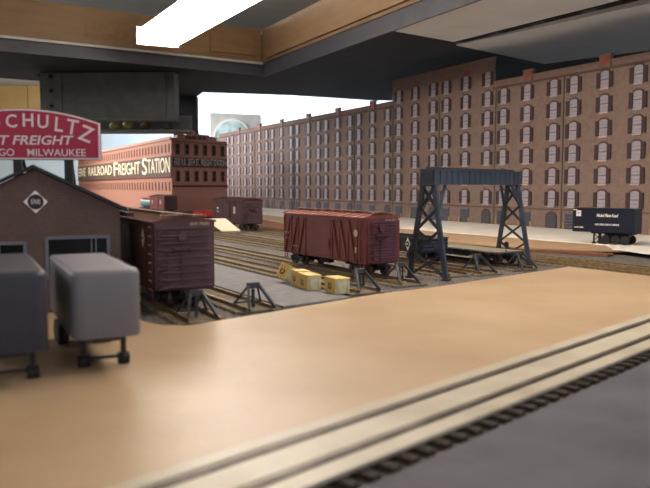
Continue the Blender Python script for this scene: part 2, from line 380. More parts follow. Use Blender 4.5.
# foreground track between cream planks: local x runs along the track
az = 44.2; u = unit(az); nn = Vector((u.y, -u.x))                # nn points to the lower right
o0 = Vector((22.1, 202.3))+u*(-330)
base = 122-0
def fore(p): return p                                            # distance from the camera-side normal
ft = thing('railway_track', 'long foreground track set flush between cream planks', 'track', (0, 0, 0), 90-az)
# in the frame rotated by rz, local y = -offset along nn ; offset p = X*.716 - Y*.698
for s, nm in ((150.6, 'rail'), (134.2, 'rail')):
    MB().box(-250, 610, s-1.0, s+1.0, 1.0, 1.4).box(-250, 610, s-.3, s+.3, 1.4, 2.6).box(-250, 610, s-.6, s+.6, 2.6, 3.4).build('rail', ['railsteel'], ft)
tm = MB().box(-1.7, 1.7, 119.5, 157, -.6, 1.2).mesh('tie', ['tiedark'])
nt_ = int(545/8.2)
for k in range(nt_):
    link('tie', tm, ft, (60+8.2*k, random.uniform(-.4,.4), .7), (0,0,0))
for (a, b, z, lb) in ((152.6, 158.6, 3.6, 'cream edge plank between the plywood sheet and the far rail'), (136.4, 148.7, 3.3, 'wide cream filler plank between the two foreground rails'), (124.8, 132.0, 3.4, 'narrow cream plank outside the near foreground rail, over the tie ends')):
    o = MB().box(-250, 612, a, b, 1.95, z).build('filler_plank', ['cream'], None, (0,0,0), (0,0,90-az), bevel=.35); tag(o, lb, 'plank', 'cream planks along the foreground rails')
o = MB().box(-260, 640, -700, 118.5, .02, 1.0).build('roofing_sheet', ['darkground'], None, (0,0,0), (0,0,90-az)); tag(o, 'dark blue-grey roadbed sheet filling the lower right foreground', 'sheet')

# terrace of stacked boards before the warehouse
wh_in = [(560, 880), (-420, 2730)]
o = MB().prism([(-44,1308),(60,1120),(130,1000),(207,878),(242,852),(274,836),(307,818),(330,812),(420,900),(300,1500),(300,2500),(-420,2600)], 3.1, 5.2).build('tan_board', ['tan'], bevel=.3); tag(o, 'tan fibreboard layer whose wavy edge shows below the white card', 'board')
o = MB().prism([(-53,1574),(90,1290),(212,1080),(290,950),(322,905),(335,880),(322,824),(335,764),(370,715),(520,560),(900,560),(1100,900),(300,2500),(-420,2600)], 5.25, 6).build('white_card', ['card']); tag(o, 'white card sheet under the blue trailer and along the warehouse', 'card sheet')
o = MB().prism([(-290,1700),(-60,1240),(60,1085),(160,950),(209,880),(302,788),(314,802),(230,905),(100,1180),(-60,1500),(-270,1860)], .3, 3.0).build('brown_plank', ['plank'], bevel=.2); tag(o, 'long reddish brown plank along the front edge of the terrace', 'plank')
o = MB().prism([(400,740),(900,590),(1000,850),(520,900)], 0.02, 5.2).build('support_board', ['tan']); tag(o, 'board carrying the white card sheet at the right', 'board')

# ---------------------------------------------------------------- rolling stock
WHEEL = MB().tube((0,-1.3,0),(0,1.3,0),5.3,16).tube((0,-1.5,0),(0,1.5,0),2.2,8).mesh('wheel', ['wheel'])
def truck(parent, x, gauge=8.2):
    t = MB()
    for s in (-1, 1):
        t.beam((-12, s*11.2, 6.5), (12, s*11.2, 6.5), 1.6, 2.2).beam((-8, s*11.4, 3.6), (8, s*11.4, 3.6), 1.4, 1.4)
        t.beam((-8, s*11.4, 3.6), (-12, s*11.4, 6), 1.4, 1.4).beam((8, s*11.4, 3.6), (12, s*11.4, 6), 1.4, 1.4)
        for k in (-9.5, 9.5): t.box(k-1.9, k+1.9, s*11.2-1.3, s*11.2+1.8 if s > 0 else s*11.2+1.3, 4, 7.8)
        for k in (-1.8, 1.8): t.tube((k, s*11.4, 3.8), (k, s*11.4, 6.5), 1.2, 6)
    t.box(-2.2, 2.2, -11, 11, 5, 9.5)
    to = t.build('truck', ['black'], parent, (x, 0, 0))
    for k in (-9.5, 9.5):
        for s in (-1, 1): link('wheel', WHEEL, to, (k, s*gauge, 5.3))
    for k in (-9.5, 9.5): MB().tube((k, -8, 5.3), (k, 8, 5.3), 1, 8).build('axle', ['black'], to)
    return to
def coupler(parent, x, s):
    MB().box(0, 6, -1.3, 1.3, 7.6, 10).box(5, 8.6, -2.4, 1.6, 7.2, 10.4).tube((1, 2.2, 9), (2.5, 3.2, 2.6), .4, 6).build('coupler', ['black'], parent, (x, 0, 0), (0, 0, 0 if s > 0 else 180))

def boxcar(label, loc, az, L, W, H, kind, bm, em, rm, marks='', group='boxcars in the yard', detail=True, herald=None):
    """origin: middle of near end at rail top height; local -x runs back along the car."""
    rz = -(90-abs(az))
    e = thing('boxcar', label, 'boxcar', (loc[0], loc[1], 4.02), rz, group)
    z0, z1 = 10.5, 10.5+H; h = W/2
    b = MB().box(-L, 0, -h, h, z0+1.5, z1).box(-L+1, -1, -h+.4, h-.4, z0-.2, z0+1.5)
    for s in (-1, 1):
        b.box(-L, 0, s*h-.35, s*h+.35, z1-2.2, z1)                      # fascia
        b.prism([(-L, z0), (-L+9, z0+1.5), (-L, z0+1.6)], s*h-.3, s*h+.3, axis='y')
    b.build('body', [bm], e, bevel=.25)
    # roof: low gable with raised seams
    o_ = 1.2; rh = 3.6
    r = MB().prism([(-h-o_, z1), (h+o_, z1), (h+o_, z1+.7), (0, z1+rh), (-h-o_, z1+.7)], -L-.8, .8, axis='x')
    n = 12
    for k in range(n+1):
        x = -L+k*L/n
        for s in (-1, 1): r.beam((x, s*(h+o_), z1+.9), (x, s*2.5, z1+rh-.1), 1.1, .8, 1)
    r.build('roof', [rm, 'walk' if kind == 'steel' else rm], e)
    rb = MB()
    for k in (-1, 0, 1): rb.box(-L-4, 4, k*2.1-.9, k*2.1+.9, z1+rh+1.0, z1+rh+1.5)
    for k in range(9): rb.box(-L+3+k*(L-8)/8, -L+5+k*(L-8)/8, -3, 3, z1+rh-.6, z1+rh+1.0)
    rb.build('running_board', ['walk'], e)
    MB().box(-7, 2.5, -h*.72, h*.72, z1+rh+.4, z1+rh+.95).build('end_walkway', ['walk'], e)
    # ends
    for s, nm in ((1, 'end_panel'), (-1, 'end_panel')):
        en = MB(); x0 = 0 if s > 0 else -L
        en.box(min(x0, x0+s*.5), max(x0, x0+s*.5), -h+.6, h-.6, z0+1, z1-.4)
        en.add([(x0+s*.5, -h+.6, z1-.4), (x0+s*.5, h-.6, z1-.4), (x0+s*.5, 0, z1+rh-.8)], [(0,1,2)])
        nr = 9 if kind == 'steel' else 15
        for k in range(nr):
            z = z0+2.4+k*(H-5.5)/(nr-1)
            hh = (1.45 if kind == 'steel' else .7); dd = (2.0 if kind == 'steel' else .8)
            pr = [(-h+2, z), (-h+5, z-hh), (h-5, z-hh*.55), (h-2, z), (h-5, z+hh*.55), (-h+5, z+hh)]
            pts0 = [(x0+s*.5, a_, b_) for a_, b_ in pr]; pts1 = [(x0+s*(.5+dd), a_*.97, (b_-z)*.35+z) for a_, b_ in pr]
            en.rings([pts0, pts1], sm=False)
        en.build(nm, [em], e)
    # brake gear on near end
    MB().tube((1.6, -2, z0+H*.80), (3.2, -2, z0+H*.80), 2.5, 16).tube((3.2, -2, z0+H*.8), (3.5, -2, z0+H*.8), 1, 8).tube((1.7, -2, z0+1), (1.7, -2, z0+H*.8), .45, 6).build('brake_wheel', [em], e)
    MB().box(1.2, 5.5, -8, 3.5, z0+H*.62, z0+H*.62+.7).beam((1, -7, z0+H*.55), (5, -7, z0+H*.62), .5, .5).beam((1, 2.5, z0+H*.55), (5, 2.5, z0+H*.62), .5, .5).build('brake_step', [em], e)
    # ladders
    def ladder(pts, nr, z_a, z_b):
        (xa, ya), (xb, yb), nx, ny = pts
        l = MB()
        for (x, y) in ((xa, ya), (xb, yb)): l.beam((x, y, z_a), (x, y, z_b), .6, .6, 1)
        for k in range(nr):
            z = z_a+1.5+k*(z_b-z_a-3)/(nr-1)
            l.tube((xa+nx, ya+ny, z), (xb+nx, yb+ny, z), .42, 6, 0)
        l.build('ladder', ['ladder' if kind == 'steel' and nr == 8 else em if nr == 7 else bm, bm], e)
    ladder(((-6.6, -h-.9), (-1.0, -h-.9), 0, -.5), 8, z0-.5, z1-1)
    ladder(((-L+6.6, h+.9), (-L+1, h+.9), 0, .5), 8, z0, z1-1)
    ladder(((1.9, -h+1.5), (1.9, -h+7), .5, 0), 7, z0, z1-2)
    for x in (-4, -L+4): MB().beam((x-2.4, -h-.5, z0+1), (x-2.4, -h-.5, z0-4.5), .6, .8).beam((x+2.4, -h-.5, z0+1), (x+2.4, -h-.5, z0-4.5), .6, .8).beam((x-2.7, -h-.5, z0-4.5), (x+2.7, -h-.5, z0-4.5), 1.2, .5).build('sill_step', [bm], e)
    # door on the visible side and the far side
    for s in (-1, 1):
        xc = -L*.5; dw = L*.085
        if kind == 'wood': xc = -L*.46
        d = MB().box(xc-dw, xc+dw, min(s*h, s*(h+1.1)), max(s*h, s*(h+1.1)), z0+1.5, z1-2.4)
        for k in range(4):
            z = z0+4+k*(H-9)/3
            d.box(xc-dw+.6, xc+dw-.6, min(s*(h+1.1), s*(h+1.6)), max(s*(h+1.1), s*(h+1.6)), z-.5, z+.5)
        dd = d.build('door', [bm], e)
        MB().box(xc-dw-1, xc+dw*3.2, min(s*h, s*(h+1.7)), max(s*h, s*(h+1.7)), z1-2.6, z1-1.7).build('door_rail', [bm], e); MB().box(xc-dw-1, xc+dw*3.2, min(s*h, s*(h+1.7)), max(s*h, s*(h+1.7)), z0+.6, z0+1.4).build('door_rail', [bm], e)
        MB().box(xc+dw*.72, xc+dw*.86, min(s*(h+1.6), s*(h+2.1)), max(s*(h+1.6), s*(h+2.1)), z0+9, z0+17).build('door_handle', [bm], dd)
    # sides: outside braces (wood) or riveted seams (steel)
    if kind == 'wood':
        x_l = [-L+.8, -L+14, -L+27, -L+40, -L*.46-L*.085-1.2]; x_r = [-L*.46+L*.085+1.2, -38, -25, -12, -.8]
        for s in (-1, 1):
            for x in x_l+x_r: MB().box(x-.8, x+.8, min(s*h, s*(h+.9)), max(s*h, s*(h+1.5)), z0+.5, z1-1.6).build('side_post', [bm], e)
            for k in range(1, 4): MB().beam((x_l[k]-11.5, s*(h+.7), z0+2.5), (x_l[k]-1.5, s*(h+.7), z1-3), 1.5, 1.8, up=(0,1,0)).build('brace', [bm], e)
            for k in range(0, 3): MB().beam((x_r[k]+1.5, s*(h+.7), z1-3), (x_r[k+1]-1.5, s*(h+.7), z0+2.5), 1.5, 1.8, up=(0,1,0)).build('brace', [bm], e)
            bd = MB()
            for k in range(11):
                z = z0+2+k*(H-4.5)/11; bd.box(-L+1, -1, min(s*h, s*(h+.22)), max(s*h, s*(h+.22)), z, z+(H-4.5)/11-.45)
            bd.build('siding_boards', [bm], e)
    else:
        for s in (-1, 1):
            m_ = MB()
            for k in range(15):
                x = -L+4+k*(L-8)/14; m_.box(x-.35, x+.35, min(s*h, s*(h+.3)), max(s*h, s*(h+.3)), z0+1.5, z1-2.2)
            m_.build('panel_seams', [bm], e)
    # underframe
    MB().box(-L+3, -3, -2.5, 2.5, 7.5, z0+1).box(-L*.62, -L*.5, -8, -3, 5.5, 10).tube((-L*.45, 6, 7), (-L*.32, 6, 7), 2.4, 10).build('underframe', ['black'], e)
    truck(e, -17); truck(e, -L+17); coupler(e, 0, 1); coupler(e, -L, -1)
    y = -h-(.55 if kind == 'wood' else .35)
    if kind == 'wood':
        text('N.Y.B.', 3.0, e, (-L+8, -h-1.7, z0+H*.52), (90,0,0), 'palelet', sx=1); text('8 3 4 1', 2.2, e, (-L+8, -h-1.7, z0+H*.38), (90,0,0), 'palelet')
        text('CAPY 80000', 1.7, e, (-L+21, -h-1.0, z0+H*.20), (90,0,0), 'palelet')
        MB().tube((-12.5, -h-.95, z0+H*.67), (-12.5, -h-1.15, z0+H*.67), 2.9, 18).build('herald', ['palelet'], e, label if False else (0,0,0))
        MB().box(-13.6, -11.4, -h-1.15, -h-.9, z0+H*.23, z0+H*.36).build('data_stencil', ['palelet'], e)
        text('N.Y.B. 8341', 2.2, e, (2.0, 7, z1-1.4), (90,0,90), 'palelet')
    elif kind == 'steel' and detail:
        dm = MB().prism([(-L*.18, z0+H*.60), (-L*.18+3.6, z0+H*.60+6), (-L*.18, z0+H*.60+12), (-L*.18-3.6, z0+H*.60+6)], -h-.5, -h-.3, axis='y').build('herald', ['palelet'], e)
        text('ERIE', 2.2, dm, (-L*.18, -h-.6, z0+H*.60+6), (90,0,0), 'boxbrown')
        text(marks, 2.6, e, (.6+.9, 9, z1-.9), (90,0,90), 'palelet')
    else:
        text('ERIE', 4.5, e, (-L*.82, -h-.5, z0+H*.62), (90,0,0), 'white', off=.1); text(marks, 3.2, e, (-L*.82, -h-.5, z0+H*.46), (90,0,0), 'white')
        MB().box(-L*.26-4, -L*.26+4, -h-.6, -h-.35, z0+H*.42, z0+H*.72).build('herald', ['palelet'], e)
    return e
A = boxcar('dark brown steel boxcar with ribbed end beside the brick building', (-83.0, 435.9), -27, 140, 36.6, 40, 'steel', 'boxbrown', 'boxbrownend', 'roofbrown', 'ERIE 78305')
B = boxcar('red wood-sheathed boxcar with diagonal outside braces in the middle of the yard', (45.2, 585), -31, 135, 31.5, 36, 'wood', 'boxred', 'boxredend', 'roofred')
D = boxcar('dark red boxcar beside the white ramp in front of the warehouse', (-117, 1199), -30, 130, 35, 38, 'far', 'boxbrown', 'boxbrownend', 'boxbrown', '92740', detail=False)
F = boxcar('small distant brown boxcar in front of the freight station', (-397, 1908), -30, 125, 34, 34, 'far', 'boxred', 'boxbrownend', 'roofred', '65120', detail=False)

# distant tank car and red car
tk = thing('tank_car', 'distant tank car with a pale tank under an orange-red top by the freight station', 'tank car', (-470, 2048, 4.02), -60)
tb = MB(); rs = []
for x, r in ((-112, 4), (-111, 9), (-107, 11.5), (-5, 11.5), (-1, 9), (0, 4)):
    rs.append([(x, r*math.cos(2*math.pi*i/18), 24+r*math.sin(2*math.pi*i/18)) for i in range(18)])
tb.rings(rs); tb.build('tank', ['teal'], tk)
MB().box(-108, -4, -8, 8, 35.5, 41).build('top_walkway', ['orangered'], tk, bevel=1)
MB().tube((-56, 0, 34), (-56, 0, 43), 6, 14).build('dome', ['orangered'], tk)
MB().box(-118, 6, -13, 13, 9.5, 12).box(-80, -70, -8, 8, 12, 15).box(-42, -32, -8, 8, 12, 15).build('frame', ['black'], tk)
truck(tk, -14); truck(tk, -98)
rg = thing('gondola', 'small bright red low gondola glimpsed over the dark brown boxcar roof', 'gondola', (-234, 1498, 4.02), -60)
rg_b = MB().box(-56, 0, -14, 14, 10, 12)
for a_, b_, c_, d_ in ((-56, 0, -14, -12.8), (-56, 0, 12.8, 14), (-56, -54.8, -14, 14), (-1.2, 0, -14, 14)): rg_b.box(a_, b_, c_, d_, 12, 22)
rg_b.build('body', ['red'], rg)
for k in range(6): MB().box(-50+k*9, -48+k*9, -15, -14, 10, 22).build('side_post', ['red'], rg)
truck(rg, -14); truck(rg, -43)

# black gondola with diamond herald
gd = thing('gondola', 'black low gondola with a white diamond herald, behind the gantry leg', 'gondola', (103, 692, 4.02), -60)
L = 132; h = 15.5; zt = 22.6
b = MB().box(-L, 0, -h, h, 9.5, 11.5)
for a_ in ((-L, 0, -h, -h+1), (-L, 0, h-1, h), (-L, -L+1, -h, h), (-1, 0, -h, h)): b.box(*a_, 11.5, zt)
b.box(-L-.5, .5, -h-.7, -h+1.2, zt, zt+1).box(-L-.5, .5, h-1.2, h+.7, zt, zt+1).box(-1.2, .7, -h, h, zt, zt+1).box(-L-.7, -L+1.2, -h, h, zt, zt+1)
b.build('body', ['blackcar'], gd)
for k in range(13): MB().box(-L+3+k*10.3, -L+4.6+k*10.3, -h-1, -h, 9.5, zt).build('side_post', ['blackcar'], gd)
for k in range(4): MB().box(0, 1.1, -h+1, h-1, 12+k*3.3, 13.6+k*3.3).build('end_rib', ['steelblue'], gd)
dm = MB().prism([(-20, 10.8), (-16, 17), (-20, 23.2), (-24, 17)], -h-1.3, -h-1.02, axis='y').build('herald', ['white'], gd)
MB().tube((-20, -h-1.5, 17), (-20, -h-1.3, 17), 2.7, 16).build('herald_disc', ['blackcar'], dm)
text('ERIE', 1.9, dm, (-20, -h-1.6, 17), (90,0,0), 'white')
text('ERIE 14522', 2.0, gd, (1.3, 3, 23.6), (90,0,90), 'palelet')
truck(gd, -16); truck(gd, -L+16); coupler(gd, 0, 1)

# flatcar
fx, fy = Q(484, 500)
fc = thing('flatcar', 'empty flatcar with weathered grey plank deck right of the gondola', 'flatcar', (fx, fy, 4.02), -60)
L = 136
MB().prism([(-L, 11), (0, 11), (0, 9.5), (-30, 8.5), (-42, 5.5), (-L+42, 5.5), (-L+30, 8.5), (-L, 9.5)], -15, -13.8, axis='y').prism([(-L, 11), (0, 11), (0, 9.5), (-30, 8.5), (-42, 5.5), (-L+42, 5.5), (-L+30, 8.5), (-L, 9.5)], 13.8, 15, axis='y').box(-L, 0, -14, 14, 9, 11).build('side_sill', ['blackcar'], fc)
dk = MB().box(-3.0, 3.0, -16, 16, 11.05, 12.3).mesh('deck_plank', ['deckwood'])
for k in range(21): link('deck_plank', dk, fc, (-3.2-k*6.48, random.uniform(-.3,.3), random.uniform(-.05,.1)))
for k in range(10): MB().box(-L+8+k*13, -L+10.5+k*13, -16.3, -15, 8.6, 11).build('stake_pocket', ['blackcar'], fc)
truck(fc, -16); truck(fc, -L+16); coupler(fc, 0, 1)
MB().tube((1.5, -6, 12), (1.5, -6, 19), .4, 6).tube((1, -6, 19), (2, -6, 19), 2.8, 14).build('brake_wheel', ['blackcar'], fc)

# ---------------------------------------------------------------- bumping posts
def bumper(label, p, az=-30, sc_=.9):
    rz = -(90-abs(az))
    e = thing('bumping_post', label, 'bumping post', (p[0], p[1], 4.02), rz, 'bumping posts at the track ends')
    k = sc_; hz = 13.2*k
    MB().box(-1.4*k, 1.8*k, -4.4*k, 4.4*k, hz-2.0, hz+1.6).build('bumper_block', ['steelgrey'], e, bevel=.3)
    for s in (-1, 1):
        MB().beam((-9*k, s*8.75, .3), (-.5*k, s*3.6*k, hz-1), 1.1, 1.2).build('front_leg', ['steelgrey'], e)
        MB().beam((15*k, s*8.75, -1), (1*k, s*3.8*k, hz), 1.5, 1.6).build('rear_leg', ['steelgrey'], e)
    MB().beam((0, 0, -1.8), (0, 0, hz-2.5), 1.5, 1.7).build('centre_post', ['steelgrey'], e)
    MB().beam((-9*k, -9.6, .6), (-9*k, 9.6, .6), 1.4, 1.0).build('tie_bar', ['steelgrey'], e)
    return e
bumper('bumping post under the coupler of the dark brown boxcar', (-73, 415), -27)
bumper('bumping post standing alone left of the yellow crates', Q(186, 410))
bumper('bumping post right of the yellow crates, below the red boxcar end', Q(283, 441))
bumper('bumping post at the near foot of the gantry', Q(333, 462))
bumper('bumping post below the flatcar, left one of the last two', Q(433, 487))
bumper('bumping post at the near end of the flatcar, farthest right', Q(484, 488))

# ---------------------------------------------------------------- gantry crane
gt = thing('gantry_crane', 'blue-grey steel gantry crane spanning the yard tracks', 'crane', (84, 602, 0), 50.2)
Lg = 156                                             # local x along the beam (to the far right), local -y to the near right side
bz0, bz1 = 78.0, 88.8; bx0, bx1 = -3, Lg-2; bw = 6.2
bm_ = MB().box(bx0, bx1, -bw, -bw+.8, bz0, bz1).box(bx0, bx1, bw-.8, bw, bz0, bz1).box(bx0, bx1, -bw-1, bw+1, bz1, bz1+1).box(bx0, bx1, -bw-1, bw+1, bz0-1, bz0).box(bx0, bx0+1, -bw, bw, bz0, bz1, 1).box(bx1-1, bx1, -bw, bw, bz0, bz1, 1)
bm_.build('girder', ['steelblue', 'steelgrey'], gt)
for k in range(17):
    x = bx0+1+k*(bx1-bx0-2)/16
    MB().box(x-.5, x+.5, -bw-1, -bw, bz0, bz1).build('stiffener', ['steelblue'], gt)
rm_ = MB().box(bx0, bx1, -.6, .6, bz1+1, bz1+2.6)
rm_.build('trolley_rail', ['steelgrey'], gt)
for xt, nm in ((0, 'tower'), (Lg, 'tower')):
    t = MB(); tops = {}; foot = {}
    for sx in (-1, 1):
        for sy in (-1, 1):
            tp = (xt+sx*2.6, sy*5.0, bz0-1); ft_ = (xt+sx*4.0, sy*17.5, 0)
            if xt: tp = (xt+sx*2.6-3, sy*5.0, bz0-1); ft_ = (xt+sx*4.0, sy*17.5, 0)
            tops[sx, sy] = Vector(tp); foot[sx, sy] = Vector(ft_)
    te = t.box(xt-5, xt+5, -6, 6, bz0-2.2, bz0-1.02).build('tower', ['steelgrey'], gt)
    for sy in (-1, 1):
        a = (foot[-1,sy]+foot[1,sy])/2; c = (tops[-1,sy]+tops[1,sy])/2
        MB().beam(a, c, 3.8, 2.8, up=(1,0,0)).build('leg', ['steelblue' if sy < 0 else 'steelgrey'], te)
        MB().box(a.x-3, a.x+3, a.y-2.5, a.y+2.5, 0.02, 1.6).build('footing', ['steelgrey'], te)
    fr = [0.03, .28, .52, .75, .97]
    for k in range(4):
        def P(sy, f): return ((foot[-1,sy]+foot[1,sy])/2).lerp((tops[-1,sy]+tops[1,sy])/2, f)
        for sx in (-1.6, 1.6):
            d_ = Vector((sx, 0, 0))
            MB().beam(P(-1, fr[k])+d_, P(1, fr[k+1])+d_, 1.0, 1.1).build('cross_brace', ['steelgrey'], te)
            MB().beam(P(1, fr[k])+d_, P(-1, fr[k+1])+d_, 1.0, 1.1).build('cross_brace', ['steelgrey'], te)
    s = 1 if xt == 0 else -1
    for sy in (-1, 1):
        MB().beam((xt+s*2, sy*8.5, bz0-24), (xt+s*17, sy*5.5, bz0-1), 2.2, 1.8).build('knee_brace', ['steelblue'], te)

# ---------------------------------------------------------------- yellow crates
def crate(label, p, rz, L, W, H, tilt=(0,0), z=1.65):
    e = thing('crate', label, 'crate', (p[0], p[1], z), rz, 'yellow crates on the paved strip')
    e.rotation_euler = (R(tilt[0]), R(tilt[1]), R(rz))
    MB().box(-L, 0, -W/2, W/2, 0, H-.6).build('body', ['crate'], e, bevel=.2)
    MB().box(-L-.4, .4, -W/2-.4, W/2+.4, H-.6, H+.4).build('lid', ['cratepost'], e, bevel=.2)
    MB().box(0.02, .5, -W/2+.2, W/2-.2, .3, H-.9).build('end_panel', ['crateend'], e)
    n = max(3, int(L/2.8))
    for k in range(n+1): MB().box(-L+k*(L-.8)/n, -L+.8+k*(L-.8)/n, -W/2-.6, -W/2, 0, H-.6).build('rib', ['cratepost'], e)
    for k in (-.35, .35): MB().box(.5, 1.0, W*k-.5, W*k+.5, .2, H-.8).build('rib', ['crateend'], e)
    mk = MB()
    for k in range(20):
        if k in (4, 5): continue
        t0, t1 = 2*math.pi*k/20, 2*math.pi*(k+1)/20
        mk.add([(-L*.5+r_*math.cos(t), -W/2-.72, H*.48+r_*math.sin(t)) for t in (t0, t1) for r_ in (1.3, 2.4)], [(0,1,3,2)])
    mk.build('emblem', ['cratemark'], e)
    return e
crate('small yellow crate tipped on its edge at the left of the group', (-28.5, 566), -38, 9, 10, 11, tilt=(-22, 14), z=3.0)
crate('plain yellow crate half hidden behind the long one', (-15.5, 547), -66, 14, 9, 11)
crate('long yellow crate with pale end in the middle of the group', (-7.5, 526), -66, 19, 10, 10.5)
crate('yellow crate at the right end of the group, nearest the bumping post', (12.3, 507), -64, 17, 10.5, 10.5)

# ---------------------------------------------------------------- card ramp and block
rp = MB().add([(-164,1170,4.1),(-134,1172,4.1),(-162,1206,22),(-196,1200,22),(-164,1170,5.5),(-134,1172,5.5),(-162,1206,23.4),(-196,1200,23.4)], [(3,2,1,0),(4,5,6,7),(0,1,5,4),(1,2,6,5),(2,3,7,6),(3,0,4,7)])
tag(rp.build('ramp', ['rampcard']), 'white card ramp leaning beside the dark red far boxcar', 'ramp')
o = MB().box(-214, -172, 1203, 1219, 0.02, 18).build('timber_block', ['timber'], bevel=.5); tag(o, 'yellowish timber block propping up the white ramp', 'block')

# ---------------------------------------------------------------- highway trailers
def rounded(L, W, z0, z1, rf, rt):
    m = MB(); h = W/2; rs = []
    def ring(ins, z):
        pts = []
        for (cx_, cy_, a0, r) in ((-rf, -(h-rf), -90, rf), (-rf, h-rf, 0, rf), (-L+1.5, h-1.5, 90, 1.5), (-L+1.5, -(h-1.5), 180, 1.5)):
            for k in range(7):
                t = R(a0+15*k); rr = max(r-ins, .15); pts.append((cx_+rr*math.cos(t), cy_+rr*math.sin(t), z))
        return pts
    rs.append(ring(.5, z0)); rs.append(ring(0, z0+.4))
    for k in range(6):
        t = R(90*k/5); rs.append(ring(rt*(1-math.cos(t)), z1-rt+rt*math.sin(t)))
    return m.rings(rs)
def trailer(label, p, az, L, W, zb, zt, base, body, rf=6, rt=1.6, gear_x=-14, group='highway trailers'):
    rz = -(90-abs(az))
    e = thing('trailer', label, 'trailer', (p[0], p[1], base), rz, group)
    b = rounded(L, W, zb, zt, rf, rt).build('body', [body], e)
    MB().box(-L+2, -3, -W*.2, W*.2, zb-1.6, zb+.2).box(-L+3, -L+24, -W*.36, W*.36, zb-2.6, zb-1.2).build('chassis', ['black'], e)
    for s in (-1, 1):
        MB().box(gear_x-1, gear_x+1, s*W*.30-1, s*W*.30+1, 2.4, zb).build('landing_leg', ['black'], e)
        MB().tube((gear_x, s*W*.30-2.2, 2.5), (gear_x, s*W*.30+2.2, 2.5), 2.45, 14).build('dolly_wheel', ['rubber'], e)
    g_ = MB().tube((gear_x, -W*.3, 3.4), (gear_x, W*.3, 3.4), .7, 6)
    g_.build('gear_brace', ['black'], e)
    for x in (-L+9, -L+19):
        for s in (-1, 1):
            w_ = MB().tube((x, s*(W/2-5.5), 5.2), (x, s*(W/2-.8), 5.2), 5.15, 18).build('wheel', ['rubber'], e)
            MB().tube((x, s*(W/2-.8), 5.2), (x, s*(W/2-.4), 5.2), 2.4, 12).build('hub', ['wheel'], w_)
        MB().tube((x, -W/2+5, 5.2), (x, W/2-5, 5.2), .9, 8).build('axle', ['black'], e)
    return e
gt1 = trailer('light grey round-nosed trailer parked in front of the brick building', (-84.5, 285.5), -26, 82, 26.5, 13.6, 40.2, 3.02, 'trailergrey', rf=5.5, rt=2.0, gear_x=-13)
for s in (-1, 1): MB().box(-78, -7, s*13.25-.35, s*13.25+.35, 14.6, 15.6).build('side_rail', ['trailergrey'], gt1)
gt2 = trailer('dark charcoal trailer at the left edge of the picture', (-112.8, 262), -26, 82, 26.5, 12.4, 42.2, 3.02, 'trailerdark', rf=5, rt=2.4, gear_x=-13)
# blue trailer, side on
bt = thing('trailer', 'dark blue trailer with white lettering parked on the white card', 'trailer', (371, 876, 6.02), -42, 'highway trailers')
L, h = 75, 13
MB().box(-L, 0, -h, h, 14, 43).build('body', ['trailerblue'], bt, bevel=.7)
MB().box(-L+1, -1, -h-.25, -h, 14, 14.9).box(-L+1, -1, -h-.25, -h, 42, 42.9).build('side_rail', ['trailerblue'], bt)
MB().box(-L+20, -2, -4, 4, 12, 14).build('chassis', ['black'], bt)
for s in (-1, 1):
    MB().box(-L+25, -L+26.6, s*8-.8, s*8+.8, 2, 13.9).build('landing_leg', ['black'], bt); MB().box(-L+33, -L+34.6, s*8-.8, s*8+.8, 2, 13.9).build('landing_leg', ['black'], bt)
    MB().box(-L+24, -L+27.6, s*8-2, s*8+2, .02, 2).box(-L+32, -L+35.6, s*8-2, s*8+2, .02, 2).build('foot', ['black'], bt)
    for x in (-34, -22, -11): MB().tube((x, s*(h-5.5), 5.4), (x, s*(h-.6), 5.4), 5.35, 18).build('wheel', ['rubber'], bt)
    MB().beam((-L+26, s*8, 4), (-L+34, s*8, 12), .7, .7).beam((-L+34, s*8, 4), (-L+26, s*8, 12), .7, .7).build('gear_brace', ['black'], bt)
MB().tube((-34, -8, 5.4), (-34, 8, 5.4), 1, 8).tube((-22, -8, 5.4), (-22, 8, 5.4), 1, 8).tube((-11, -8, 5.4), (-11, 8, 5.4), 1, 8).box(-36, -9, -5, 5, 8, 13).build('bogie', ['black'], bt)
text('Nickel Plate Road', 5.2, bt, (-32, -h-.35, 34.5), (90,0,0), 'white', off=.12, shear=.25, sx=.68)
text('HIGH SPEED FREIGHT SERVICE', 3.0, bt, (-32, -h-.35, 23.5), (90,0,0), 'white', off=.06, sx=.72)
nb = MB().box(-L+5, -L+11, -h-.5, -h-.25, 33, 40).build('number_panel', ['signwhite'], bt)
text('N.K.P. 8056', 2.6, bt, (-L+8.5, -h-.35, 19.5), (90,0,0), 'white', off=.05, sx=.9)
MB().box(-L+1, -L+6, -h-.5, -h-.25, 40.4, 41.6).build('stripe', ['signwhite'], bt)
text('NKP', 2.2, nb, (-L+8, -h-.6, 37), (90,0,0), 'trailerblue')

# ---------------------------------------------------------------- brick building at left
hs = thing('brick_building', 'dark brick gable-fronted building with a white diamond emblem', 'building', (-122, 440, 3.02), 24)
# local x to the right (0 at the right corner, negative left), front faces -y, depth +y
ez, pz, HW = 59.5, 82.5, 95
fw = MB(); win = [(-84.5+6, -84.5+18, 22, 43), (-60.5+2, -60.5+38, 22, 43)]
